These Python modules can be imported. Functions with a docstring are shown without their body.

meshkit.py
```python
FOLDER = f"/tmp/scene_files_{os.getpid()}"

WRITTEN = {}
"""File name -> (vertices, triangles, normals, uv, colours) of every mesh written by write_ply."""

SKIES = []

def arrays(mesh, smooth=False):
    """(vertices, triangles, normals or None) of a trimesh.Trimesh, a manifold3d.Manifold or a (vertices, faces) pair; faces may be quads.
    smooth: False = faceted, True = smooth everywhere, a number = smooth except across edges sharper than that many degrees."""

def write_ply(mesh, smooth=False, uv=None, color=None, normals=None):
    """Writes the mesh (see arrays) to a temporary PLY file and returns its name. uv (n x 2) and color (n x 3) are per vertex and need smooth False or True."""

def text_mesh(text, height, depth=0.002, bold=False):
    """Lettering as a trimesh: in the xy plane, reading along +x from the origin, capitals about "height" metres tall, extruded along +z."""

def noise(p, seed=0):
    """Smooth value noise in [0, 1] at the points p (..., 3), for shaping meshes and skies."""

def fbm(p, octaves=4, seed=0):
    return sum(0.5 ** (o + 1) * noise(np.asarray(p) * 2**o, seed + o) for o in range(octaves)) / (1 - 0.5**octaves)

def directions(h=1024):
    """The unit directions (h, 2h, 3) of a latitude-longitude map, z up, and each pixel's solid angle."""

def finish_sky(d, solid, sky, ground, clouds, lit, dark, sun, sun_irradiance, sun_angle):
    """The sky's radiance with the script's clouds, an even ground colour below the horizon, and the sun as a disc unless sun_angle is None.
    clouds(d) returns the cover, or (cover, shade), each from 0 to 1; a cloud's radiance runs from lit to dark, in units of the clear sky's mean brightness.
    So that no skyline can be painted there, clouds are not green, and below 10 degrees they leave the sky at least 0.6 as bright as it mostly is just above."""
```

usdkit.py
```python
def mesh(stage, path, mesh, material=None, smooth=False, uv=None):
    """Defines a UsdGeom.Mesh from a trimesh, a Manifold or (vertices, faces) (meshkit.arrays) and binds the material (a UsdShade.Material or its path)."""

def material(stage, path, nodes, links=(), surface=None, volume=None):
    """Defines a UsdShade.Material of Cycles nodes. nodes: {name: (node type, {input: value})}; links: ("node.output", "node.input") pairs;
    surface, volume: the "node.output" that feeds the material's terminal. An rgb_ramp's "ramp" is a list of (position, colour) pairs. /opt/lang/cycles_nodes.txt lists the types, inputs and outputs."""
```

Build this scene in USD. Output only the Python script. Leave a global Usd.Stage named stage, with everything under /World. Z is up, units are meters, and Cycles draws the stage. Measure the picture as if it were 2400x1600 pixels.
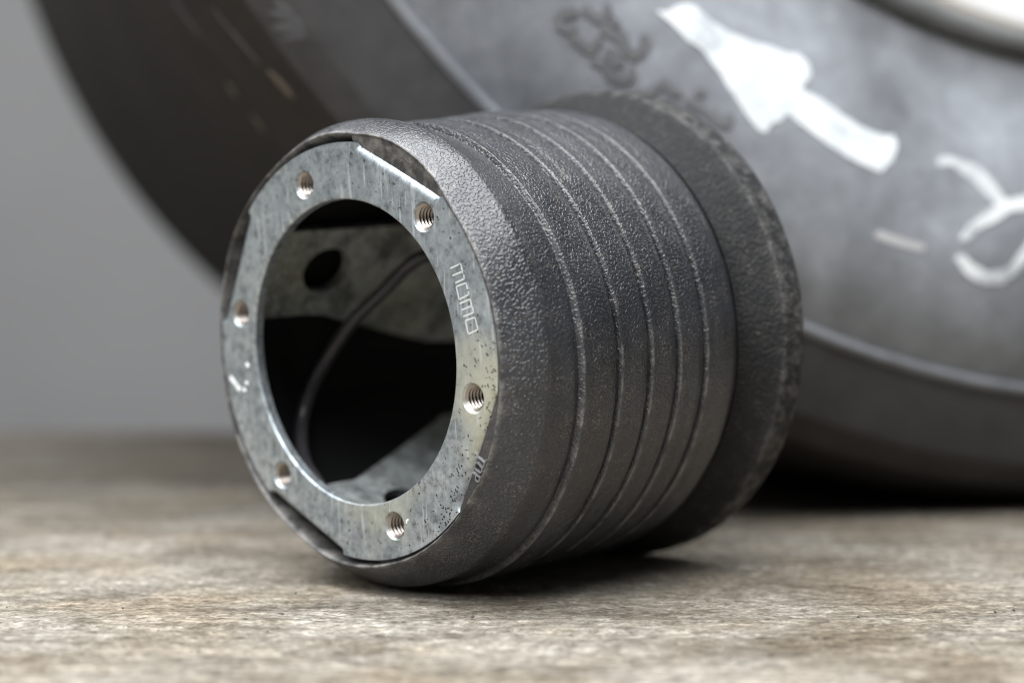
import math
import numpy as np
import trimesh
import manifold3d as m3
import usdkit
import meshkit
from pxr import Usd, UsdGeom, UsdLux, UsdShade, Gf, Sdf, Vt

stage = Usd.Stage.CreateInMemory()
UsdGeom.SetStageUpAxis(stage, 'Z'); UsdGeom.SetStageMetersPerUnit(stage, 1.0)
UsdGeom.Xform.Define(stage, '/World'); UsdGeom.Scope.Define(stage, '/World/Looks')
MM = 0.001
H = 61.9                      # height of the lens above the table, mm
PITCH = math.radians(2.0)
rng = np.random.default_rng(7)

# ---------------------------------------------------------------- camera
cam = UsdGeom.Camera.Define(stage, '/World/camera')
cam.CreateFocalLengthAttr(60.0)
cam.CreateHorizontalApertureAttr(36.0)
cam.CreateVerticalApertureAttr(36.0 * 682 / 1024)
cam.CreateClippingRangeAttr(Gf.Vec2f(0.01, 50))
cam.CreateFStopAttr(6.8)
cam.CreateFocusDistanceAttr(0.321)
cam.CreateExposureAttr(0.0)
cam.AddTranslateOp().Set(Gf.Vec3d(0, 0, H * MM))
cam.AddRotateXOp().Set(90.0 - math.degrees(PITCH))

# ---------------------------------------------------------------- light
def rect(name, pos, target, w, h, intensity, color=(1, 1, 1)):
    l = UsdLux.RectLight.Define(stage, '/World/' + name)
    l.CreateWidthAttr(w); l.CreateHeightAttr(h); l.CreateIntensityAttr(intensity); l.CreateColorAttr(Gf.Vec3f(*color))
    d = np.array(pos, float) - np.array(target, float); d /= np.linalg.norm(d)      # light shines along -z
    up = np.array([0, 0, 1.0]) if abs(d[2]) < .95 else np.array([0, 1.0, 0])
    x = np.cross(up, d); x /= np.linalg.norm(x); y = np.cross(d, x)
    M = np.eye(4); M[0, :3] = x; M[1, :3] = y; M[2, :3] = d; M[3, :3] = pos
    l.AddTransformOp().Set(Gf.Matrix4d(*M.ravel().tolist()))
    return l
rect('softbox_lamp', (-0.30, 0.14, 1.20), (-0.30, 0.14001, 0.0), 1.45, 1.9, 10.2, (0.95, 0.975, 1.0))
rect('fill_lamp', (-1.1, -0.95, 1.2), (0.1, 0.4, 0.1), 1.1, 1.0, 8.0, (0.95, 0.98, 1.0))  # unseen front-left fill, added to brighten the sidewall, chalk and plate
dome = UsdLux.DomeLight.Define(stage, '/World/room_light')
dome.CreateIntensityAttr(1.0)
domem = usdkit.material(stage, '/World/Looks/room', {'b': ('background_shader', {'color': (0.95, 0.97, 1.0), 'strength': 0.10})}, surface='b.background')
UsdShade.MaterialBindingAPI.Apply(dome.GetPrim()).Bind(domem)

# ---------------------------------------------------------------- materials
def mat(name, nodes, links, surface='p.BSDF'):
    return usdkit.material(stage, '/World/Looks/' + name, nodes, links, surface=surface)

def C(g, t=(1, 1, 1)):
    return tuple(g * x for x in t)

TC = {'tc': ('texture_coordinate', {})}

# zinc plated steel: mottled blue grey with dull and straw tinted stains
def zinc(name, light, dark, straw, amount, rough, GZ=(.014, .044), metal=.75):
    return mat(name, {**TC,
        'big': ('noise_texture', {'scale': 150.0, 'detail': 4.0, 'roughness': .6, 'distortion': .6}),
        'fine': ('noise_texture', {'scale': 520.0, 'detail': 5.0, 'roughness': .7}),
        'str': ('noise_texture', {'scale': 38.0, 'detail': 3.0, 'roughness': .5}),
        'spk': ('noise_texture', {'scale': 850.0, 'detail': 2.0, 'roughness': .5}),
        'rb': ('rgb_ramp', {'ramp': [(.36, dark), (.5, C(.5, np.add(light, dark))), (.6, light)]}),
        'rf': ('rgb_ramp', {'ramp': [(.32, (.25, .25, .25)), (.46, (.8, .8, .8)), (.56, (1, 1, 1)), (.7, (1.25, 1.25, 1.25))]}),
        'rs': ('rgb_ramp', {'ramp': [(.45, (0, 0, 0)), (.65, C(amount))]}),
        'rk': ('rgb_ramp', {'ramp': [(.27, (.12, .12, .12)), (.33, (1, 1, 1))]}),
        'gd': ('mapping', {'mapping_type': 'point', 'rotation': (0, 0, 0)}), 'gx': ('separate_xyz', {}), 'gb': ('math', {'math_type': 'multiply', 'value2': .3}), 'ga': ('math', {'math_type': 'multiply_add', 'value2': -1.0}), 'gz': ('map_range', {'from_min': GZ[0], 'from_max': GZ[1], 'to_min': 1.0, 'to_max': .06, 'clamp': True}), 'gm': ('math', {'math_type': 'multiply'}),
        'm1': ('mix_color', {'blend_type': 'multiply', 'fac': .8}),
        'm2': ('mix_color', {'b': straw}),
        'm3': ('mix_color', {'blend_type': 'multiply', 'fac': .8}),
        'smp': ('mapping', {'rotation': (.5, .25, 0), 'scale': (1, 1, .05)}), 'scn': ('noise_texture', {'scale': 1100.0, 'detail': 2.0}), 'scr': ('rgb_ramp', {'ramp': [(.61, (0, 0, 0)), (.67, (.4, .4, .4))]}), 'm5': ('mix_color', {'b': (.72, .76, .77)}),
        'rr': ('map_range', {'from_min': .3, 'from_max': .7, 'to_min': rough + .14, 'to_max': rough - .08}),
        'bp': ('bump', {'strength': .25, 'distance': .00008}),
        'p': ('principled_bsdf', {'metallic': metal, 'specular_ior_level': .5})},
        [('tc.object', n + '.vector') for n in ('big', 'fine', 'str', 'spk')] +
        [('big.fac', 'rb.fac'), ('fine.fac', 'rf.fac'), ('str.fac', 'rs.fac'), ('spk.fac', 'rk.fac'), ('rb.color', 'm1.a'), ('rf.color', 'm1.b'),
         ('m1.result', 'm2.a'), ('tc.object', 'gx.vector'), ('gx.x', 'ga.value1'), ('gx.z', 'gb.value1'), ('gb.value', 'ga.value3'), ('ga.value', 'gz.value'), ('rs.color', 'gm.value1'), ('gz.result', 'gm.value2'), ('gm.value', 'm2.fac'), ('m2.result', 'm3.a'), ('rk.color', 'm3.b'), ('tc.object', 'smp.vector'), ('smp.vector', 'scn.vector'), ('scn.fac', 'scr.fac'), ('m3.result', 'm5.a'), ('scr.color', 'm5.fac'), ('m5.result', 'p.base_color'), ('big.fac', 'rr.value'), ('rr.result', 'p.roughness'),
         ('fine.fac', 'bp.height'), ('bp.normal', 'p.normal')])
M_ZINC = zinc('zinc', (.41, .455, .485), (.27, .30, .325), (.57, .57, .45), .85, .42)
M_LEG = zinc('zinc_leg', (.40, .425, .42), (.17, .18, .175), (.40, .40, .30), .6, .55, (.5, .6), .4)
M_THREAD = mat('thread', {'p': ('principled_bsdf', {'base_color': (.36, .32, .29), 'metallic': 1.0, 'roughness': .38})}, [])
M_MARK = mat('etched', {'p': ('principled_bsdf', {'base_color': (.64, .68, .66), 'metallic': .35, 'roughness': .5})}, [])
M_PAINT = mat('white_paint', {'p': ('principled_bsdf', {'base_color': (.82, .84, .84), 'roughness': .6})}, [])
M_SPECK = mat('dark_fleck', {'p': ('principled_bsdf', {'base_color': (.012, .011, .010), 'roughness': .6})}, [])

# grained rubber of the boot: worm-like leather grain, pale dust in the creases (primvar "wear")
def rubber(name, base, rough, grain, grain_h, wear_col, wear_amt, worm=True, dust=.0, spec=.55):
    nodes = {**TC,
        'wn': ('noise_texture', {'scale': grain, 'detail': .4, 'roughness': .3, 'distortion': .35}),
        'rg': ('map_range', {'range_type': 'smoothstep', 'from_min': .40, 'from_max': .60, 'to_min': 0.0, 'to_max': 1.0}),
        'bp': ('bump', {'strength': 1.0, 'distance': grain_h}),
        'big': ('noise_texture', {'scale': 60.0, 'detail': 5.0, 'roughness': .6}),
        'fine': ('noise_texture', {'scale': 2600.0, 'detail': 2.0, 'roughness': .6}),
        'med': ('noise_texture', {'scale': 260.0, 'detail': 4.0, 'roughness': .65}),
        'w': ('attribute', {'attribute': 'wear'}),
        'c0': ('rgb_ramp', {'ramp': [(.35, C(.75, base)), (.65, C(1.3, base))]}),
        'wf': ('math', {'math_type': 'multiply'}),
        'wr': ('rgb_ramp', {'ramp': [(.40, (.08, .08, .08)), (.60, (1, 1, 1))]}),
        'wa': ('math', {'math_type': 'multiply', 'value2': wear_amt, 'use_clamp': True}),
        'm1': ('mix_color', {'b': wear_col}),
        'df': ('rgb_ramp', {'ramp': [(.585, (0, 0, 0)), (.63, C(dust))]}),
        'dm': ('rgb_ramp', {'ramp': [(.46, (.12, .12, .12)), (.66, (1, 1, 1))]}),
        'dd': ('math', {'math_type': 'multiply'}),
        'm2': ('mix_color', {'b': (.26, .22, .17)}),
        'rr': ('map_range', {'from_min': .3, 'from_max': .7, 'to_min': rough - .06, 'to_max': rough + .1}),
        'p': ('principled_bsdf', {'specular_ior_level': spec})}
    links = [('tc.object', n + '.vector') for n in ('wn', 'big', 'fine', 'med')] + [
        ('wn.fac', 'rg.value'), ('rg.result', 'bp.height'), ('bp.normal', 'p.normal'),
        ('big.fac', 'c0.fac'), ('w.fac', 'wf.value1'), ('med.fac', 'wr.fac'), ('wr.color', 'wf.value2'), ('wf.value', 'wa.value1'), ('wa.value', 'm1.fac'),
        ('c0.color', 'm1.a'), ('fine.fac', 'df.fac'), ('med.fac', 'dm.fac'), ('df.color', 'dd.value1'), ('dm.color', 'dd.value2'), ('dd.value', 'm2.fac'),
        ('m1.result', 'm2.a'), ('m2.result', 'p.base_color'), ('big.fac', 'rr.value'), ('rr.result', 'p.roughness')]
    return mat(name, nodes, links)
M_BOOT = rubber('boot_rubber', (.0195, .0212, .026), .31, 1850.0, .00008, (.22, .215, .21), .8, True, .6, .7)
M_FOAM = rubber('flange_rubber', (.015, .0155, .0165), .76, 1500.0, .00018, (.12, .117, .115), .8, False, .35, .3)
M_LIP = rubber('lip_rubber', (.024, .023, .023), .50, 900.0, .00006, (.17, .162, .155), .8, False, .5, .45)
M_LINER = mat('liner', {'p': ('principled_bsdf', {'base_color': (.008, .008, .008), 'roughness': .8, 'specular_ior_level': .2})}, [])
M_WIRE = mat('wire_skin', {'p': ('principled_bsdf', {'base_color': (.045, .042, .047), 'roughness': .30})}, [])

def tyre_rubber(name, base, lo, hi, rough, spec, sc):
    return mat(name, {**TC,
        'mp': ('mapping', {'scale': (1, 1, 1)}),
        'n1': ('noise_texture', {'scale': sc, 'detail': 5.0, 'roughness': .55, 'distortion': .4}),
        'n2': ('noise_texture', {'scale': 160.0, 'detail': 4.0, 'roughness': .6}),
        'r1': ('rgb_ramp', {'ramp': [(.3, C(lo, base)), (.68, C(hi, base))]}),
        'r2': ('rgb_ramp', {'ramp': [(.3, (.82, .82, .82)), (.7, (1.12, 1.12, 1.12))]}),
        'm': ('mix_color', {'blend_type': 'multiply', 'fac': 1.0}),
        'bp': ('bump', {'strength': .4, 'distance': .0004}),
        'p': ('principled_bsdf', {'roughness': rough, 'specular_ior_level': spec})},
        [('tc.object', 'n1.vector'), ('tc.object', 'n2.vector'), ('n1.fac', 'r1.fac'), ('n2.fac', 'r2.fac'), ('r1.color', 'm.a'), ('r2.color', 'm.b'),
         ('m.result', 'p.base_color'), ('n2.fac', 'bp.height'), ('bp.normal', 'p.normal')])
M_SIDE = tyre_rubber('sidewall_rubber', (.225, .236, .256), .52, 1.34, .48, .5, 19.0)
M_TREAD = tyre_rubber('tread_rubber', (.022, .019, .017), .8, 1.3, .75, .25, 20.0)
M_SHOULDER = tyre_rubber('shoulder_rubber', (.040, .038, .038), .75, 1.3, .6, .4, 24.0)
M_LETTER = tyre_rubber('moulded_letter_rubber', (.14, .143, .148), .8, 1.2, .6, .35, 24.0)
M_CHALK = mat('chalk', {**TC, 'n': ('noise_texture', {'scale': 120.0, 'detail': 5.0, 'roughness': .6}),
        'r': ('rgb_ramp', {'ramp': [(.27, (.38, .41, .43)), (.40, (.57, .60, .62)), (.55, (.645, .67, .685)), (.7, (.69, .70, .71))]}), 'p': ('principled_bsdf', {'roughness': .8})},
        [('tc.object', 'n.vector'), ('n.fac', 'r.fac'), ('r.color', 'p.base_color')])
M_CHALK2 = mat('worn_chalk', {**TC, 'n': ('noise_texture', {'scale': 95.0, 'detail': 5.0, 'roughness': .65}),
        'r': ('rgb_ramp', {'ramp': [(.32, (.27, .285, .30)), (.46, (.47, .49, .505)), (.62, (.62, .635, .64))]}), 'p': ('principled_bsdf', {'roughness': .8})},
        [('tc.object', 'n.vector'), ('n.fac', 'r.fac'), ('r.color', 'p.base_color')])
M_DASH = mat('thin_chalk', {'p': ('principled_bsdf', {'base_color': (.40, .40, .40), 'roughness': .85})}, [])
M_STREAK = mat('tan_scuff', {'p': ('principled_bsdf', {'base_color': (.115, .092, .070), 'roughness': .85})}, [])
M_SCUFF = mat('grey_scuff', {'p': ('principled_bsdf', {'base_color': (.075, .075, .08), 'roughness': .8})}, [])
M_RIM = mat('rim_metal', {'p': ('principled_bsdf', {'base_color': (.86, .85, .83), 'metallic': .9, 'roughness': .30})}, [])
M_RIMF = mat('rim_face_metal', {'p': ('principled_bsdf', {'base_color': (.86, .86, .85), 'metallic': .25, 'roughness': .45})}, [])
M_WALL = mat('wall_paint', {**TC, 'n': ('noise_texture', {'scale': 3.0, 'detail': 3.0}), 'r': ('rgb_ramp', {'ramp': [(.3, (.175, .172, .17)), (.7, (.20, .197, .195))]}),
        'p': ('principled_bsdf', {'roughness': .8})}, [('tc.object', 'n.vector'), ('n.fac', 'r.fac'), ('r.color', 'p.base_color')])

# weathered wood: grain drawn out along x
M_WOOD = mat('weathered_wood', {**TC,
        'mp': ('mapping', {'scale': (.62, 1, 1)}), 'mp2': ('mapping', {'scale': (.8, 1, 1)}), 'mp3': ('mapping', {'scale': (.4, 1, 1)}),
        'g1': ('noise_texture', {'scale': 420.0, 'detail': 6.0, 'roughness': .72, 'distortion': .2}),
        'g2': ('noise_texture', {'scale': 1100.0, 'detail': 4.0, 'roughness': .75}),
        'g3': ('noise_texture', {'scale': 60.0, 'detail': 4.0, 'roughness': .6, 'distortion': 1.0}),
        'bl': ('noise_texture', {'scale': 22.0, 'detail': 4.0, 'roughness': .6}),
        'sp': ('noise_texture', {'scale': 420.0, 'detail': 1.0}),
        'c1': ('rgb_ramp', {'ramp': [(.30, (.072, .061, .048)), (.43, (.190, .169, .139)), (.55, (.285, .259, .218)), (.70, (.50, .466, .412))]}),
        'c3': ('rgb_ramp', {'ramp': [(.34, (.62, .60, .58)), (.52, (1, 1, 1)), (.66, (1.22, 1.20, 1.18))]}),
        'c2': ('rgb_ramp', {'ramp': [(.34, (.34, .32, .30)), (.45, (.80, .80, .80)), (.55, (1.06, 1.06, 1.06)), (.66, (1.45, 1.42, 1.36))]}),
        'cb': ('rgb_ramp', {'ramp': [(.36, (.80, .74, .66)), (.55, (1, 1, 1)), (.7, (1.04, 1.06, 1.08))]}),
        'cs': ('rgb_ramp', {'ramp': [(.79, (0, 0, 0)), (.81, (.7, .7, .7))]}),
        'm1': ('mix_color', {'blend_type': 'multiply', 'fac': 1.0}), 'm2': ('mix_color', {'blend_type': 'multiply', 'fac': .9}), 'm3': ('mix_color', {'blend_type': 'multiply', 'fac': 1.0}),
        'm4': ('mix_color', {'b': (.62, .60, .56)}),
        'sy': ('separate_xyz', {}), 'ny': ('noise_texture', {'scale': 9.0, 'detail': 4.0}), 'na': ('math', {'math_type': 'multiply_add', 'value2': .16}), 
        'dk': ('map_range', {'range_type': 'smoothstep', 'from_min': .45, 'from_max': .62, 'to_min': 1.0, 'to_max': .42}), 'm5': ('mix_color', {'blend_type': 'multiply', 'fac': 1.0}),  # light falloff put into the wood colour: darker towards the back edge
        'ad': ('math', {'math_type': 'add'}),
        'bp': ('bump', {'strength': .8, 'distance': .0007}),
        'p': ('principled_bsdf', {'roughness': .68, 'specular_ior_level': .15})},
        [('tc.object', 'mp.vector'), ('tc.object', 'mp2.vector'), ('tc.object', 'mp3.vector'), ('tc.object', 'bl.vector'), ('tc.object', 'sp.vector'),
         ('mp.vector', 'g1.vector'), ('mp2.vector', 'g2.vector'), ('mp3.vector', 'g3.vector'),
         ('g1.fac', 'c1.fac'), ('g2.fac', 'c2.fac'), ('g3.fac', 'c3.fac'), ('bl.fac', 'cb.fac'), ('sp.fac', 'cs.fac'),
         ('c1.color', 'm1.a'), ('c3.color', 'm1.b'), ('m1.result', 'm2.a'), ('c2.color', 'm2.b'), ('m2.result', 'm3.a'), ('cb.color', 'm3.b'),
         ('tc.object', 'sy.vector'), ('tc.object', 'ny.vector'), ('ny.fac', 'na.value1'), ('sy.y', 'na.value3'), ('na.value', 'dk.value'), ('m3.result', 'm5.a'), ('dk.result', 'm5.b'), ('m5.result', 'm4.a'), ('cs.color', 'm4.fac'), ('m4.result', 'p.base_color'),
         ('g1.fac', 'ad.value1'), ('g2.fac', 'ad.value2'), ('ad.value', 'bp.height'), ('bp.normal', 'p.normal')])

# ---------------------------------------------------------------- helpers
taken = {}
def path_of(name, parent):
    base = (parent.GetPath().pathString if parent else '/World') + '/' + name
    k = taken.get(base, 0); taken[base] = k + 1
    return base if k == 0 else f'{base}_{k:03d}'

def tag(p, label=None, cat=None, group=None, kind=None):
    p = p.GetPrim() if hasattr(p, 'GetPrim') else p
    for k, v in (('label', label), ('category', cat), ('group', group), ('kind', kind)):
        if v: p.SetCustomDataByKey(k, v)
    return p

def thing(name, loc, label, cat, **kw):
    x = UsdGeom.Xform.Define(stage, path_of(name, None)); x.AddTranslateOp().Set(Gf.Vec3d(*loc))
    return tag(x, label, cat, **kw)

def obj(name, v, f, material, parent=None, smooth=True, wear=None, label=None, kind=None):
    """v in metres."""
    f = np.asarray(f)
    if f.shape[1] == 4: f = np.vstack([f[:, [0, 1, 2]], f[:, [0, 2, 3]]])
    m = usdkit.mesh(stage, path_of(name, parent), (np.asarray(v, float), f), material, smooth=smooth)
    if wear is not None:
        UsdGeom.PrimvarsAPI(m).CreatePrimvar('wear', Sdf.ValueTypeNames.FloatArray, 'vertex').Set(Vt.FloatArray.FromNumpy(np.asarray(wear, np.float32)))
    return tag(m, label, kind=kind)

def grid_faces(n, m, wrap_m=True, flip=False):
    """rows n (profile) x columns m (around)."""
    i, j = np.meshgrid(np.arange(n - 1), np.arange(m if wrap_m else m - 1), indexing='ij')
    j2 = (j + 1) % m
    q = np.stack([i * m + j, i * m + j2, (i + 1) * m + j2, (i + 1) * m + j], -1).reshape(-1, 4)
    return q[:, ::-1] if flip else q

def tube(path, r, n=14):
    path = np.asarray(path, float); t = np.gradient(path, axis=0); t /= np.linalg.norm(t, axis=1, keepdims=True)
    up = np.array([0.31, 0.2, .93]); v = []
    for p, d in zip(path, t):
        a = np.cross(d, up); a /= np.linalg.norm(a); b = np.cross(d, a)
        ph = np.arange(n) * 2 * np.pi / n
        v.append(p + r * (np.cos(ph)[:, None] * a + np.sin(ph)[:, None] * b))
    v = np.vstack(v); f = grid_faces(len(path), n)
    c0, c1 = len(v), len(v) + 1
    v = np.vstack([v, path[0], path[-1]])
    tri = np.vstack([f[:, [0, 1, 2]], f[:, [0, 2, 3]], [[c0, (k + 1) % n, k] for k in range(n)], [[c1, c0 - n + k, c0 - n + (k + 1) % n] for k in range(n)]])
    return v, tri

def smooth_path(P, n):
    from scipy.interpolate import CubicSpline
    P = np.asarray(P, float); s = np.r_[0, np.cumsum(np.linalg.norm(np.diff(P, axis=0), axis=1))]
    return CubicSpline(s, P)(np.linspace(0, s[-1], n))

# ================================================================ THE SETTING
# table: one sheet with faint ridges of the grain, its back edge 0.6 m off
xs = np.r_[np.linspace(-900, -260, 20)[:-1], np.linspace(-260, 260, 200), np.linspace(260, 1200, 24)[1:]]
ys = np.r_[np.linspace(-250, 140, 12)[:-1], np.linspace(140, 460, 330), np.linspace(460, 706, 40)[1:]]
X, Y = np.meshgrid(xs, ys)
gz = meshkit.fbm(np.stack([X * .012, Y * .22, 0 * X], -1).reshape(-1, 3), 4, 3).reshape(X.shape)
gz2 = meshkit.fbm(np.stack([X * .03, Y * .05, 0 * X], -1).reshape(-1, 3), 3, 9).reshape(X.shape)
Z = -0.6 * np.abs(gz - .5) * 2 * .9 - .3 * gz2
Z -= Z.max()
nr, nc = X.shape
top = np.stack([X, Y, Z], -1).reshape(-1, 3)
edge = np.array([(X[-1, j], 712.0, -6.0) for j in range(nc)] + [(X[-1, j], 712.0, -45.0) for j in range(nc)])
tv = np.vstack([top, edge]) * MM
tf = grid_faces(nr + 2, nc, wrap_m=False)
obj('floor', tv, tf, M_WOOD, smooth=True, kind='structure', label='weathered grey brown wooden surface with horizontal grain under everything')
stage.GetPrimAtPath('/World/floor').SetCustomDataByKey('category', 'floor')
w = [(-4000, 1900, -1500), (4000, 1900, -1500), (4000, 1900, 3000), (-4000, 1900, 3000)]
obj('wall', np.array(w) * MM, np.array([[0, 1, 2, 3]]), M_WALL, smooth=False, kind='structure', label='plain pale grey wall far behind, out of focus')
stage.GetPrimAtPath('/World/wall').SetCustomDataByKey('category', 'wall')

# ================================================================ THE HUB
cp, sp_ = math.cos(PITCH), math.sin(PITCH)
C2W = np.array([[1, 0, 0], [0, -sp_, cp], [0, -cp, -sp_]])
RM = np.array([[0.57227511, 0.43523954, 0.69503075], [-0.52790706, 0.8440935, -0.09391641], [-0.62754708, -0.31316561, 0.71281973]])
RW = C2W @ RM                                              # hub axes (x, y in the plate, z along the axis to the back) in the world
TW = C2W @ np.array([-32.02502554, 2.24534017, 334.95533296]) + [0, 0, H]
BASE = np.array([TW[0] + 28, TW[1] + 29, 0.0])
def hubw(p):
    return (np.asarray(p, float) @ RW.T + TW - BASE) * MM

hub = thing('steering_wheel_hub', BASE * MM, 'steering wheel boss lying on its side: drilled zinc face plate and ribbed black rubber boot', 'wheel hub')

FL = np.radians([-30.7, 60.2, 148.8, -120.8])              # the four flats of the plate
D_FL, R_OUT, R_IN, BEND = 39.0, 41.0, 30.0, 2.0
def r_edge(th):
    r = np.full_like(th, R_OUT)
    for a in FL:
        c = np.cos(th - a); r = np.where(c > .5, np.minimum(r, D_FL / np.maximum(c, .5)), r)
    return r
def z_bend(x, y):
    z = np.zeros_like(x)
    for a in FL:
        s = x * np.cos(a) + y * np.sin(a) - (D_FL - BEND); lat = np.abs(-x * np.sin(a) + y * np.cos(a))
        s = np.clip(s, 0, BEND * .97)
        wgt = np.clip((12.8 - lat) / 1.2, 0, 1); wgt = wgt * wgt * (3 - 2 * wgt)
        z += wgt * (BEND - np.sqrt(np.maximum(BEND**2 - s**2, 0)))
    return z
NT = 720
th = np.arange(NT) * 2 * np.pi / NT
re = r_edge(th)
u = np.r_[np.linspace(0, .55, 8)[:-1], 1 - .45 * np.linspace(1, 0, 34) ** 1.6]
rows = []
T_PL = 2.4
fil = .55
# inner rounded edge
prof_in = [(R_IN + .25, T_PL), (R_IN, T_PL - .3), (R_IN, fil)] + [(R_IN + fil - fil * math.cos(a), fil - fil * math.sin(a)) for a in np.linspace(0, np.pi / 2, 7)[1:-1]]
for r, z in prof_in: rows.append(np.c_[r * np.cos(th), r * np.sin(th), np.full(NT, z)])
for k, q in enumerate(u):
    r = R_IN + fil + (re - R_IN - fil) * q
    x, y = r * np.cos(th), r * np.sin(th); z = z_bend(x, y)
    if k == len(u) - 1: z = z + .22
    rows.append(np.c_[x, y, z])
    if k == len(u) - 2: pass
x, y = (re + .12) * np.cos(th), (re + .12) * np.sin(th)
rows.append(np.c_[x, y, z_bend(x, y) + .6]); rows.append(np.c_[x, y, z_bend(x, y) + T_PL])
pv = np.vstack(rows); nrw = len(rows)
pf = grid_faces(nrw, NT)
back = np.array([[(nrw - 1) * NT + j, (nrw - 1) * NT + (j + 1) % NT, (j + 1) % NT, j] for j in range(NT)])
pf = np.vstack([pf, back]); pt = np.vstack([pf[:, [0, 1, 2]], pf[:, [0, 2, 3]]])
tm = trimesh.Trimesh(pv, pt, process=False)
if tm.volume < 0: pt = pt[:, ::-1]
plate = m3.Manifold(m3.Mesh(pv.astype(np.float32), pt.astype(np.uint32)))
HO = np.radians(-74.52 + 60 * np.arange(6)); HR = 2.5
holes = [(35 * math.cos(a), 35 * math.sin(a)) for a in HO]
for hx, hy in holes:
    plate = plate - m3.Manifold.cylinder(8, HR, HR, 48).translate((hx, hy, -2)) - m3.Manifold.cylinder(.55, HR + .4, HR, 48).translate((hx, hy, -.05))
mm_ = plate.to_mesh(); pv, pt = np.array(mm_.vert_properties[:, :3], float), np.array(mm_.tri_verts)
tm = trimesh.Trimesh(pv, pt, process=False); tm.merge_vertices()
tm = trimesh.graph.smooth_shade(tm, angle=np.radians(28), facet_minarea=None)
face = obj('face_plate', hubw(tm.vertices), tm.faces, M_ZINC, hub, label='zinc plated steel ring with six threaded holes and four flats')

def normals_out(v, f, centre=None):
    return f
# threads: stacked ridges in each hole
for hx, hy in holes:
    n = 32; ph = np.arange(n) * 2 * np.pi / n; prof = [(HR + .02, .45)]
    for k in range(5): prof += [(HR - .50, .80 + k * .85), (HR - .50, .92 + k * .85), (HR - .01, 1.30 + k * .85)]
    v = np.vstack([np.c_[hx + r * np.cos(ph), hy + r * np.sin(ph), np.full(n, z + 0.0)] for r, z in prof])
    obj('threaded_hole', hubw(v), grid_faces(len(prof), n, flip=True), M_THREAD, face, smooth=False)

# engraved maker's mark on the plate, next to the right-hand flat: thin pale outline strokes
strokes = [[(34.24, 2.85), (36.85, 3.65), (36.42, 5.05), (36.06, 6.38), (33.68, 5.68)], [(33.85, 4.22), (36.42, 5.05)],
           [(33.36, 6.34), (35.89, 7.2), (35.24, 9.26), (32.54, 8.63), (33.36, 6.34)],
           [(32.28, 9.33), (34.95, 10.13), (34.66, 11.36), (34.3, 12.55), (31.66, 11.73)], [(32.08, 10.57), (34.66, 11.36)],
           [(31.56, 12.6), (34.01, 13.42), (33.33, 15.63), (30.69, 14.95), (31.56, 12.6)]]
def flat_strokes(strokes, w, z0, z1, cap=1.0):
    vs, fs, o = [], [], 0
    for st in strokes:
        for a, b in zip(st[:-1], st[1:]):
            a, b = np.array(a), np.array(b); d = (b - a) / np.linalg.norm(b - a); nn = np.array([-d[1], d[0]]) * w / 2; e = d * w / 2 * cap
            q = [a - e - nn, b + e - nn, b + e + nn, a - e + nn]
            vs += [(*p, z1) for p in q] + [(*p, z0) for p in q]
            fs += [(o + 4, o + 5, o + 6, o + 7), (o, o + 3, o + 2, o + 1)] + [(o + k, o + (k + 1) % 4, o + 4 + (k + 1) % 4, o + 4 + k) for k in range(4)]
            o += 8
    return np.array(vs), np.array(fs)
for grp in ([0, 1], [2], [3, 4], [5]):
    v, f = flat_strokes([strokes[k] for k in grp], .25, -.035, .05)
    obj('engraved_letter', hubw(v), f, M_MARK, face, smooth=False)

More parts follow.
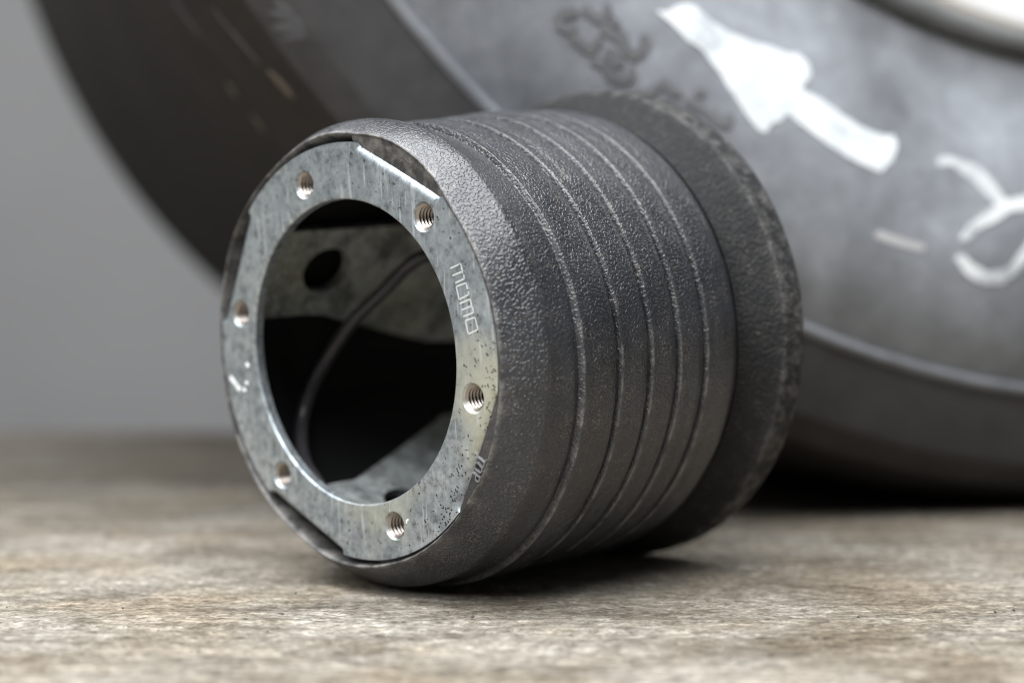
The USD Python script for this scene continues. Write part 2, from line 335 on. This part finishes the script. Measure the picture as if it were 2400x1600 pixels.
# white paint dabs by the left-hand hole
dabs = [([(-29.56, -15.59), (-29.30, -14.9)], .75), ([(-36.09, -16.13), (-35.5, -14.0), (-35.15, -12.7)], .95), ([(-32.2, -12.6), (-31.9, -12.2)], .7),
        ([(-33.9, -11.9), (-33.4, -11.5)], .75), ([(-5.94, 34.88), (-5.6, 34.5), (-5.1, 34.55)], .28)]
for st, wd in dabs:
    v, f = flat_strokes([st], wd, -.04, .05, .6)
    obj('paint_dab', hubw(v), f, M_PAINT, face, smooth=False)

# dark flecks stuck to the plate along its right-hand side
vs, fs, o = [], [], 0
for k in range(190):
    if k < 130: a = np.radians(rng.uniform(28, 92)); r = 40.6 - abs(rng.normal(0, 2.6))
    else: a = np.radians(rng.uniform(-40, 110)); r = rng.uniform(31.5, 40)
    c = np.array([r * math.cos(a), r * math.sin(a)])
    if min(np.hypot(c[0] - hx, c[1] - hy) for hx, hy in holes) < 3.6 or max(c @ [np.cos(q), np.sin(q)] for q in FL) > D_FL - .5: continue
    L = abs(rng.normal(.22, .3)) + .10; wd = rng.uniform(.09, .2); bend = rng.normal(0, .5); a0 = rng.uniform(0, 2 * np.pi)
    if rng.random() < .35: L, wd = .12, rng.uniform(.16, .34)
    pts = [c + L * t * np.array([math.cos(a0 + bend * t), math.sin(a0 + bend * t)]) for t in (-.5, 0, .5)]
    zz = float(z_bend(c[:1], c[1:])[0])
    v, f = flat_strokes([pts], wd, zz - .05, zz + .03, .7)
    vs.append(v); fs.append(f + o); o += len(v)
v, f = np.vstack(vs), np.vstack(fs)
# follow the bend of the plate
v[:, 2] = v[:, 2] - v[:, 2].round(1) * 0
obj('dark_fleck', hubw(v), f[:, ::-1], M_SPECK, face, smooth=False, kind='stuff')

# legs of the bracket, bent back from the flats
from shapely.geometry import Polygon, Point
from shapely.affinity import scale
def leg(al, outline, hole_c, hole_r, lab=None):
    poly = Polygon(outline).buffer(-1.5).buffer(1.5)
    if hole_c: poly = poly.difference(scale(Point(hole_c).buffer(1, 24), *hole_r))
    m = trimesh.creation.extrude_polygon(poly, 2.2, engine='earcut')
    lat, z, d = m.vertices[:, 0], m.vertices[:, 1], m.vertices[:, 2]
    dist = D_FL - 2.25 + d
    n, t = np.array([math.cos(al), math.sin(al)]), np.array([-math.sin(al), math.cos(al)])
    P = np.c_[dist[:, None] * n + lat[:, None] * t, z]
    tm = trimesh.Trimesh(P, m.faces, process=False); tm.fix_normals()
    return obj('bracket_leg', hubw(tm.vertices), tm.faces, M_LEG, hub, smooth=False, label=lab)
leg(np.radians(-120), [(-12.4, 3.2), (8.2, 3.2), (8.0, 72), (-26.5, 72), (-21, 52), (-15.6, 34), (-13, 26), (-12.4, 20)], (-1.8, 23.2), (5.3, 6.3))
leg(np.radians(150), [(-9.5, 3.2), (7.2, 3.2), (6.9, 19), (12.9, 34), (21.9, 55), (27.5, 66), (-9.5, 66)], (-4.4, 24.8), (5.4, 5.6))

# horn wire
wp = [(6, -18, 46), (2, -19, 42), (-1.32, -21.54, 34), (-13.28, -21.29, 31), (-20.86, -20.02, 28), (-32.28, -15.93, 24), (-38.17, -10.92, 20), (-40.79, -5.76, 17), (-40.22, -1.02, 14),
      (-38.61, 4.73, 11), (-34.62, 10.4, 8), (-31.0, 15.2, 5.6), (-28.5, 20, 4.4), (-26, 24, 4.2)]
v, f = tube(hubw(smooth_path(wp, 90)), 1.5 * MM, 14)
obj('horn_wire', v, f, M_WIRE, hub, label='thin black wire curving through the opening')

# ---------------------------------------------------------------- rubber boot
from scipy.interpolate import CubicSpline
la = np.array([-139, -122, -106, -93, -77, -61, -48, -38, -28, -18, -11, 10, 30, 60, 79, 92, 110, 120, 135, 151, 171, 185, 200, 221.0])
lr = np.array([41.8, 42.1, 42.35, 42.2, 42.45, 43.0, 43.0, 43.5, 43.4, 42.8, 42.0, 41.7, 41.7, 42.0, 41.6, 41.8, 42.2, 42.6, 43.1, 42.8, 43.0, 42.8, 42.2, 41.8])
lip_r = CubicSpline(np.radians(la), lr, bc_type='periodic')
NB = 540
tb = np.arange(NB) * 2 * np.pi / NB
LR = lip_r((tb + np.radians(139)) % (2 * np.pi) - np.radians(139))
def ring(z, r, lipw):
    """one ring of the boot: lipw = 1 follows the pulled-about lip, 0 is the round bellows; the bellows sag a little."""
    rr = r + lipw * (LR - 42.3)
    wob = (meshkit.fbm(np.c_[np.cos(tb) * 2.2, np.sin(tb) * 2.2, np.full(NB, z * .10)], 3, 5) - .5) * .55 * (1 - lipw * .4)
    off = 1.6 * np.clip((z - 1) / 12.0, 0, 1) + .9 * math.exp(-((z - 16) / 13.0) ** 2) * min(1.0, max(0.0, z / 6)) - .45 * min(1.0, max(0.0, (z - 62) / 8))
    rr = rr + wob
    zz = z + (meshkit.fbm(np.c_[np.cos(tb) * 3 + 9, np.sin(tb) * 3, np.full(NB, z * .05)], 3, 8) - .5) * .5 * (1 - lipw)
    return np.c_[rr * np.cos(tb), rr * np.sin(tb) + off, zz]
def seg(name, prof, material, parent, label=None):
    """prof: (z, r, lip weight, wear)"""
    v = np.vstack([ring(z, r, lw) for z, r, lw, wr in prof])
    wf = .02 + .98 * np.exp(-((np.degrees(tb) + 180 - 75) % 360 - 180) ** 2 / (2 * 36.0 ** 2)) if name == 'rib' else np.ones(NB)
    wr = np.repeat([p[3] for p in prof], NB) * np.tile(wf, len(prof))
    return obj(name, hubw(v), grid_faces(len(prof), NB), material, parent, smooth=True, wear=wr, label=label)

def dense(prof, step=.45):
    out = [prof[0]]
    for a, b in zip(prof[:-1], prof[1:]):
        n = max(1, int(math.hypot(b[0] - a[0], b[1] - a[1]) / step))
        for k in range(1, n + 1): out.append(tuple(np.array(a) + (np.array(b) - np.array(a)) * k / n))
    return out
def smooth_prof(prof, n):
    P = np.array(prof, float); s = np.r_[0, np.cumsum(np.hypot(np.diff(P[:, 0]), np.diff(P[:, 1])))]
    from scipy.interpolate import PchipInterpolator
    return [tuple(x) for x in PchipInterpolator(s, P)(np.linspace(0, s[-1], n))]

shoulder = smooth_prof([(.05, 42.35, 1, .9), (.7, 42.8, 1, .2), (3.4, 44.75, .85, .0), (6.0, 46.15, .5, 0), (6.6, 46.38, .42, .05), (7.3, 46.42, .35, .05), (8.6, 46.25, .28, .0), (11, 46.0, .12, 0), (13.4, 45.95, .03, 0), (14.3, 45.8, 0, .0), (14.9, 45.7, 0, .1)], 60)
boot = seg('rubber_boot', shoulder, M_BOOT, hub, 'black grained rubber boot with ribs along its length')
lip = dense([(7, 41.0, 1, .3), (3.5, 41.2, 1, .5), (1.2, 41.55, 1, .7), (.3, 41.75, 1, 1), (-.12, 42.0, 1, 1), (-.12, 42.2, 1, .9), (.05, 42.35, 1, .9)], .25)
seg('lip', lip, M_LIP, boot, 'scuffed rolled front edge of the boot')
ZR = [14.9, 25.2, 33.9, 42.2, 50.3, 61.6]
RR = [46.9, 47.3, 47.8, 48.2, 48.4, 47.9]
for k in range(5):
    z0, z1, r0, r1 = ZR[k], ZR[k + 1], RR[k], RR[k + 1]
    prev = 45.7 if k == 0 else RR[k] - .5
    last = RR[k + 1] - .5 if k < 4 else 47.7
    prof = [(z0, prev - (.35 if k else 0), 0, .05), (z0 + .18, prev + .3, 0, .2), (z0 + .4, r0 - .08, 0, 1), (z0 + .62, r0, 0, 1.0), (z0 + .9, r0 - .01, 0, .15), (z0 + 2.2, r0 - .1, 0, 0)]
    prof += dense([(z0 + 2.2, r0 - .1, 0, 0), (z0 + 3.6, r0 + .20, 0, 0), (z0 + 5.4, r0 + .30, 0, 0), (z1 - 2.6, (r0 + last) / 2 + .42, 0, 0), (z1 - .8, last + .1, 0, 0), (z1 - .45, last - .45, 0, 0), (z1, last - .35, 0, .05)], .6)[1:]
    seg('rib', prof, M_BOOT, boot)
seg('rib', dense([(61.6, 47.7, 0, .5), (62.1, 47.4, 0, .1), (62.4, 46.6, 0, 0), (62.5, 45.4, 0, 0)], .3), M_BOOT, boot)
fl = dense([(62.5, 45.4, 0, 0), (63.6, 45.6, 0, 0), (65, 46.4, 0, 0), (67.5, 48.4, 0, 0), (70, 50.6, 0, 0), (71.4, 51.8, 0, .2), (72, 52.2, 0, .9)], .5)
seg('flange', fl, M_FOAM, boot, 'flared rear flange of the boot')
rimp = dense([(72, 52.2, 0, .9), (72.6, 52.45, 0, .6), (74.5, 52.6, 0, .5), (77.5, 52.7, 0, .5), (78.6, 52.3, 0, .4), (79, 51.4, 0, .2), (79, 46, 0, 0), (79, 44.5, 0, 0)], .45)
v = np.vstack([ring(z, r, 0) for z, r, _, _ in rimp]); wr = np.repeat([p[3] for p in rimp], NB)
nb = meshkit.fbm(np.c_[v[:, 0] * .8, v[:, 1] * .8, v[:, 2] * .5], 2, 21) - .5
rad = np.linalg.norm(v[:, :2], axis=1, keepdims=True)
side = np.clip((v[:, 2] - 72.2) / .8, 0, 1) * np.clip((79 - v[:, 2]) / .5, 0, 1)
v[:, :2] += v[:, :2] / rad * (nb * .40 * side)[:, None]
obj('flange_rim', hubw(v), grid_faces(len(rimp), NB), M_FOAM, boot, wear=np.clip(wr + (nb * 2.6) * side, 0, 1), label='pitted outer edge of the rear flange')
inn = dense([(79, 44.5, 0, 0), (60, 44.3, 0, 0), (20, 43.6, .2, 0), (10, 42.5, .8, 0), (7, 41.0, 1, 0)], 3)
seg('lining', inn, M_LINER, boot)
allv = np.vstack([ring(z, r, lw) for z, r, lw, _ in shoulder])
# flat tabs of the lip that fill the gaps of two flats
def tab(al, half, r_of, z, material, label, wear):
    n = 24; a = np.radians(np.linspace(-half, half, n)) + al
    ins = (D_FL - .9) / np.cos(a - al); outr = r_of(((a + np.radians(139)) % (2 * np.pi)) - np.radians(139)) - .35
    outr = np.maximum(outr, ins + .05)
    rws = [np.c_[(ins + (outr - ins) * q) * np.cos(a), (ins + (outr - ins) * q) * np.sin(a), np.full(n, z) + .9 * (1 - q) ** 2] for q in np.linspace(0, 1, 10)]
    v = np.vstack(rws)
    return obj('lip_tab', hubw(v), grid_faces(10, n, wrap_m=False), material, boot, wear=np.full(len(v), wear), label=label)
tab(np.radians(-30.7), 20, lip_r, .15, M_LIP, 'dusty flat of the lip above the upper right flat', .8)
tab(np.radians(60.2), 20, lip_r, .1, M_LIP, 'flat of the lip with raised lettering', .05)
# raised word TOP on the lip, reading down along the lower right flat
def raised(strokes, wd, z0, z1, parent, name, material):
    v, f = flat_strokes(strokes, wd, z1, z0, .6)
    return obj(name, hubw(v), f, material, parent, smooth=False)
M_RAISED = mat('raised_rubber', {'p': ('principled_bsdf', {'base_color': (.17, .17, .175), 'roughness': .35})}, [])
Tt = [[(18.86, 33.7), (19.9, 35.67)], [(20.53, 35.54), (19.24, 36.27)]]
Oo = [[(17.55, 34.43), (18.2, 34.5), (18.79, 36.2), (18.5, 36.75), (17.79, 36.63), (16.99, 35.3), (17.1, 34.7), (17.55, 34.43)]]
Pp = [[(15.94, 35.27), (17.23, 37.36)], [(17.23, 37.36), (16.7, 37.85), (16.1, 37.6), (15.95, 37.0), (16.55, 36.3)]]
NL = np.array([math.cos(math.radians(60.2)), math.sin(math.radians(60.2))])
def shift_out(st):
    return [[tuple(np.array(p) + NL * (39.3 + (np.array(p) @ NL - 38.6) * .84 - np.array(p) @ NL)) for p in q] for q in st]
for s in (Tt, Oo, Pp): raised(shift_out(s), .19, .3, -.36, boot, 'raised_letter', M_RAISED)

# ================================================================ THE TYRE
yaw, lean = 0.299, -0.048
TA = np.array([-math.sin(yaw) * math.cos(lean), math.cos(yaw) * math.cos(lean), math.sin(lean)])
TU = np.cross(TA, [0, 0, 1]); TU /= np.linalg.norm(TU); TVv = np.cross(TU, TA)
TC0 = np.array([162.27, 462.36, 287.1 + (H - 61.5)]) + 4.2 * TA
TBASE = np.array([TC0[0], TC0[1], 0.0])
def tyw(r, a, z):
    r, a, z = np.broadcast_arrays(np.asarray(r, float), np.asarray(a, float), np.asarray(z, float))
    P = TC0 + r[..., None] * (np.cos(a)[..., None] * TU + np.sin(a)[..., None] * TVv) + z[..., None] * TA
    return (P - TBASE) * MM
tyre = thing('racing_tyre', TBASE * MM, 'big black racing slick tyre with white chalk marks standing behind the hub', 'tyre')
SIDE = [(163, 19), (165.5, 15), (168, 11), (173, 8), (185, 3.5), (200, -2.5), (215, -7), (230, -9), (242, -7.2), (250, -3.4), (254.2, -.7)]
side_z = CubicSpline([p[0] for p in SIDE], [p[1] for p in SIDE])
NTY = 720
ta = np.arange(NTY) * 2 * np.pi / NTY
def revolve(prof):
    v = np.vstack([tyw(r, ta, z) for r, z in prof]); return v, grid_faces(len(prof), NTY, flip=True)
def tpart(name, prof, m, parent, label=None):
    v, f = revolve(prof); return obj(name, v, f, m, parent, smooth=True, label=label)
sidewall = tpart('sidewall', [(r, float(side_z(r))) for r in np.r_[np.linspace(163, 254.2, 60)]], M_SIDE, tyre, 'dusty grey sidewall facing the camera')
tpart('sidewall_ridge', [(254.2, -.7), (254.9, -1.9), (255.9, -2.1), (256.9, -1.5), (257.4, -.1)], M_SIDE, sidewall, 'raised ring round the outer sidewall')
tpart('shoulder', [(257.4, -.1), (262, 1.0), (268, 2.4), (273.5, 4.2), (275.2, 4.6), (276.1, 5.6), (278.5, 8.6), (281.4, 13.5)], M_SHOULDER, tyre, 'darker band between ridge and tread')
tpart('tread', [(281.4, 13.5), (283.6, 18.5), (285.4, 26), (286.4, 38), (286.8, 60), (287, 100), (287, 280), (286.8, 330), (286.0, 362), (284, 378), (279, 389), (268, 396), (240, 400)], M_TREAD, tyre, 'smooth brownish black slick tread')
rim = tpart('wheel_rim', [(164.6, 20), (164.9, 14), (164.8, 9.5), (164.2, 6), (163.4, 3.4), (162.4, 1.6), (161.3, .8)], M_RIM, tyre, 'polished metal rim lip')
tpart('rim_face', [(161.3, .8), (160, .5), (157.5, .7), (153, 2.0), (150, 4), (146, 8), (140, 15), (130, 24), (110, 34), (60, 40), (.5, 42)], M_RIMF, rim, 'bright silver inner face of the rim')

# chalk marks, lying on the sidewall: outline points (picture directions traced on to the sidewall's own surface)
FPX = 4000.0
def on_side(px, py, depth=0.0):
    """direction of a mark seen from the lens -> (radius, angle) on the sidewall."""
    d = C2W @ np.array([(px - 1200) / FPX, (py - 800) / FPX, 1.0]); o = np.array([0, 0, H]); z = -6.0
    for _ in range(30):
        c = TC0 + z * TA; s = ((c - o) @ TA) / (d @ TA); P = o + d * s - c
        r = math.hypot(P @ TU, P @ TVv); z = float(side_z(min(max(r, 164), 254))) - depth
    return r, math.atan2(P @ TVv, P @ TU)
def patch(name, poly_px, material, thick, parent, label=None, ragged=0.0):
    """a thin slab following the sidewall, from an outline."""
    ra = np.array([on_side(*p) for p in poly_px]); ac = ra[:, 1].mean(); rc = ra[:, 0].mean()
    P2 = np.c_[(ra[:, 1] - ac) * rc, ra[:, 0]]
    pl = Polygon(P2).buffer(0).segmentize(1.2)
    if ragged:
        q = np.array(pl.exterior.coords)[:-1]; nz = np.stack([meshkit.fbm(np.c_[q * .45, 0 * q[:, 0] + kk], 3, 31 + kk) - .5 for kk in (0, 1)], -1)
        pl = Polygon(q + nz * 2.6 * ragged).buffer(0)
        if pl.geom_type != 'Polygon': pl = max(pl.geoms, key=lambda g: g.area)
    b = pl.bounds; cell = 1.1
    gx, gy = np.meshgrid(np.arange(b[0] - 1, b[2] + 1, cell), np.arange(b[1] - 1, b[3] + 1, cell))
    pl2 = pl.segmentize(1.0)
    m = trimesh.creation.triangulate_polygon(pl2, engine='earcut')
    v2, f2 = np.array(m[0]), np.array(m[1])
    v3, f3 = trimesh.remesh.subdivide_to_size(np.c_[v2, 0 * v2[:, 0]], f2, 2.2)
    v3 = np.asarray(v3); f3 = np.asarray(f3)
    r, a = v3[:, 1], ac + v3[:, 0] / rc
    fn = side_z
    zt = fn(np.clip(r, 163, 254)) - thick
    n = len(v3)
    Vv = np.vstack([tyw(r, a, zt), tyw(r, a, zt + thick + .15)])
    e = np.sort(np.vstack([f3[:, [0, 1]], f3[:, [1, 2]], f3[:, [2, 0]]]), axis=1)
    ue, cnt = np.unique(e, axis=0, return_counts=True); be = ue[cnt == 1]
    F = np.vstack([f3, np.c_[be[:, 0], be[:, 1], be[:, 1] + n], np.c_[be[:, 0], be[:, 1] + n, be[:, 0] + n]])
    return obj(name, Vv, F, material, parent, smooth=False, label=label)
def z6(l): return [(1200 + x / 1.96, y / 1.96) for x, y in l]
arrow = z6([(655, 52), (720, 52), (760, 25), (800, 16), (845, 32), (930, 110), (1010, 155), (1080, 182), (1200, 222), (1310, 250), (1362, 290), (1372, 340), (1330, 405), (1345, 425), (1420, 455), (1560, 560), (1680, 618), (1750, 622), (1768, 665), (1742, 740), (1695, 788), (1600, 755), (1450, 662), (1330, 575), (1262, 525), (1225, 560), (1185, 572), (1165, 612), (1140, 610), (1100, 560), (1030, 460), (960, 350), (880, 235), (800, 188), (730, 112)])
patch('chalk_arrow', arrow, M_CHALK, .25, sidewall, 'thick white hand drawn arrow', ragged=.34)
from shapely.geometry import LineString
def stroke(px, widths):
    from shapely import union_all
    P = smooth_path(px, 40) if len(px) > 2 else np.linspace(px[0], px[1], 12)
    W = np.interp(np.linspace(0, 1, len(P)), np.linspace(0, 1, len(widths)), widths)
    g = union_all([Point(p).buffer(w / 2, 10) for p, w in zip(P, W)] + [LineString([a, b]).buffer(min(wa, wb) / 2, 8) for a, b, wa, wb in zip(P[:-1], P[1:], W[:-1], W[1:])]).simplify(.5)
    return list(g.exterior.coords)[:-1]
def z7(l): return [(2100 + x / 3.733, 300 + y / 3.733) for x, y in l]
patch('chalk_stroke', stroke(z7([(390, 300), (470, 290), (580, 320), (690, 400), (790, 500), (880, 610), (930, 660)]), [22, 19, 33, 33, 33, 29, 26]), M_CHALK2, .25, sidewall, 'upper white chalk stroke of the letter', ragged=.5)
patch('chalk_stroke', stroke(z7([(1500, 620), (1300, 640), (1120, 655), (980, 680), (850, 760), (710, 850), (610, 960)]), [34, 33, 33, 29, 29, 28, 22]), M_CHALK2, .32, sidewall, 'middle white chalk stroke of the letter', ragged=.5)
patch('chalk_stroke', stroke(z7([(570, 1150), (650, 1240), (760, 1300), (880, 1310), (1000, 1250), (1080, 1170), (1130, 1090), (1200, 980)]), [24, 31, 33, 33, 28, 24, 21, 21]), M_CHALK2, .25, sidewall, 'lower curved white chalk stroke of the letter', ragged=.5)
patch('chalk_dash', stroke(z6([(1690, 1080), (1780, 1112), (1880, 1138)]), [22, 20, 16]), M_DASH, .15, sidewall, 'short faint white dash')
# worn moulded lettering, too blurred to read
def z4(l): return [(1280 + x / 4.9, y / 4.9) for x, y in l]
for pts, wd in [([(310, 150), (220, 150), (140, 200), (140, 290), (220, 340), (310, 330)], 22), ([(310, 430), (400, 520), (490, 600), (580, 500), (600, 440)], 20), ([(560, 700), (610, 740)], 24),
                ([(720, 620), (780, 700), (840, 730)], 28), ([(690, 800), (740, 890), (850, 930), (960, 890), (980, 800)], 22), ([(440, 110), (540, 190), (620, 240), (690, 140), (700, 80)], 20),
                ([(670, 330), (740, 400), (840, 410), (900, 480)], 24), ([(760, 250), (810, 280)], 18), ([(860, 470), (890, 570), (980, 650), (1080, 600), (1130, 500), (1120, 440)], 24),
                ([(1000, 1100), (1100, 1090), (1200, 1050), (1290, 980)], 20), ([(1330, 940), (1420, 1030), (1520, 1080)], 20), ([(1620, 1160), (1740, 1240), (1820, 1290)], 18),
                ([(1740, 1060), (1800, 1060)], 18), ([(1880, 1340), (1960, 1400), (2060, 1420), (2110, 1330)], 22)]:
    for a, b in zip(pts[:-1], pts[1:]):
        a, b = np.array(a, float), np.array(b, float)
        if np.linalg.norm(b - a) < 45: continue
        patch('moulded_letter', stroke(z4([a + (b - a) * .14, a + (b - a) * .86]), [wd * 1.15, wd * .9]), M_LETTER, .5, sidewall)

# scuffs on shoulder and tread: thin streaks lying on the surface of revolution
TREAD = [(257.4, -.1), (262, 1.0), (268, 2.4), (273.5, 4.2), (275.2, 4.6), (276.1, 5.6), (278.5, 8.6), (281.4, 13.5), (283.6, 18.5), (285.4, 26), (286.4, 38), (286.8, 60), (287, 100), (287, 300)]
def on_tread(px, py):
    d = C2W @ np.array([(px - 1200) / FPX, (py - 800) / FPX, 1.0]); o = np.array([0, 0, H])
    tz, tr = [p[1] for p in TREAD], [p[0] for p in TREAD]
    S = np.linspace(250, 900, 4000); P = o + d * S[:, None] - TC0
    zz = P @ TA; rr = np.hypot(P @ TU, P @ TVv)
    k = int(np.argmax((zz > -.1) & (rr < np.interp(zz, tz, tr))))
    return math.atan2(P[k] @ TVv, P[k] @ TU), zz[k]
def streak(name, pts, width, material, lift=.2, label=None):
    az = np.array([on_tread(*p) for p in pts]); az = smooth_path(az * [280, 1], 24) / [280, 1]
    n = len(az); wv = width * np.sin(np.linspace(.25, np.pi - .25, n)) * (.75 + .5 * rng.random(n))
    tz, tr = [p[1] for p in TREAD], [p[0] for p in TREAD]
    rows = [(az[:, 0], az[:, 1] + q * wv) for q in (-.5, -.17, .17, .5)]
    v = np.vstack([tyw(np.interp(z, tz, tr) + lift * (1 if k in (1, 2) else .2), a, z) for k, (a, z) in enumerate(rows)])
    return obj(name, v, grid_faces(4, n, wrap_m=False), material, tread, label=label)
tread = stage.GetPrimAtPath(tyre.GetPath().AppendChild('tread'))
for pts, wd, m in [([(532, 195), (545, 213), (556, 230)], 9, M_STREAK), ([(590, 268), (606, 290), (620, 312)], 9, M_STREAK), ([(628, 165), (655, 192), (690, 232)], 8, M_STREAK),
                   ([(405, 0), (440, 45), (470, 85)], 5, M_SCUFF), ([(500, 20), (560, 95), (610, 150)], 4, M_SCUFF),
                   ([(645, 0), (690, 45), (712, 70)], 7, M_SCUFF), ([(640, 62), (675, 66), (715, 80)], 10, M_SCUFF), ([(630, 30), (665, 36), (700, 50)], 7, M_SCUFF), ([(660, 96), (690, 90), (720, 88)], 6, M_SCUFF)]:
    streak('scuff_mark', pts, wd * .42, m)
# loose grit on the table: tiny pale and dark grains
gv, gf, go = [], [], 0
octa = np.array([(1, 0, 0), (-1, 0, 0), (0, 1, 0), (0, -1, 0), (0, 0, 1), (0, 0, -1.0)]); of = np.array([(0, 2, 4), (2, 1, 4), (1, 3, 4), (3, 0, 4), (2, 0, 5), (1, 2, 5), (3, 1, 5), (0, 3, 5)])
for k in range(420):
    c = np.array([rng.uniform(-130, 190), rng.uniform(245, 420), 0.0]); r = min(.42, .09 + rng.exponential(.07))
    v = octa * r * rng.uniform(.6, 1.3, (6, 3)); a0 = rng.uniform(0, 6.28); R2 = np.array([[math.cos(a0), -math.sin(a0), 0], [math.sin(a0), math.cos(a0), 0], [0, 0, 1]])
    c[2] = float(np.interp(c[1], ys, Z[:, int(np.argmin(np.abs(xs - c[0])))])) + r * .35
    gv.append(v @ R2.T + c); gf.append(of + go); go += 6
M_GRIT = mat('grit', {'gi': ('geometry', {}), 'r': ('rgb_ramp', {'ramp': [(0, (.05, .045, .04)), (.45, (.14, .12, .10)), (.6, (.42, .40, .36)), (1, (.66, .64, .60))]}), 'p': ('principled_bsdf', {'roughness': .7})},
             [('gi.random_per_island', 'r.fac'), ('r.color', 'p.base_color')])
g = obj('grit', np.vstack(gv) * MM, np.vstack(gf), M_GRIT, smooth=False, kind='stuff', label='tiny pale and dark grains of grit scattered on the wooden surface')
g.GetPrim().SetCustomDataByKey('category', 'grit') if hasattr(g, 'GetPrim') else g.SetCustomDataByKey('category', 'grit')
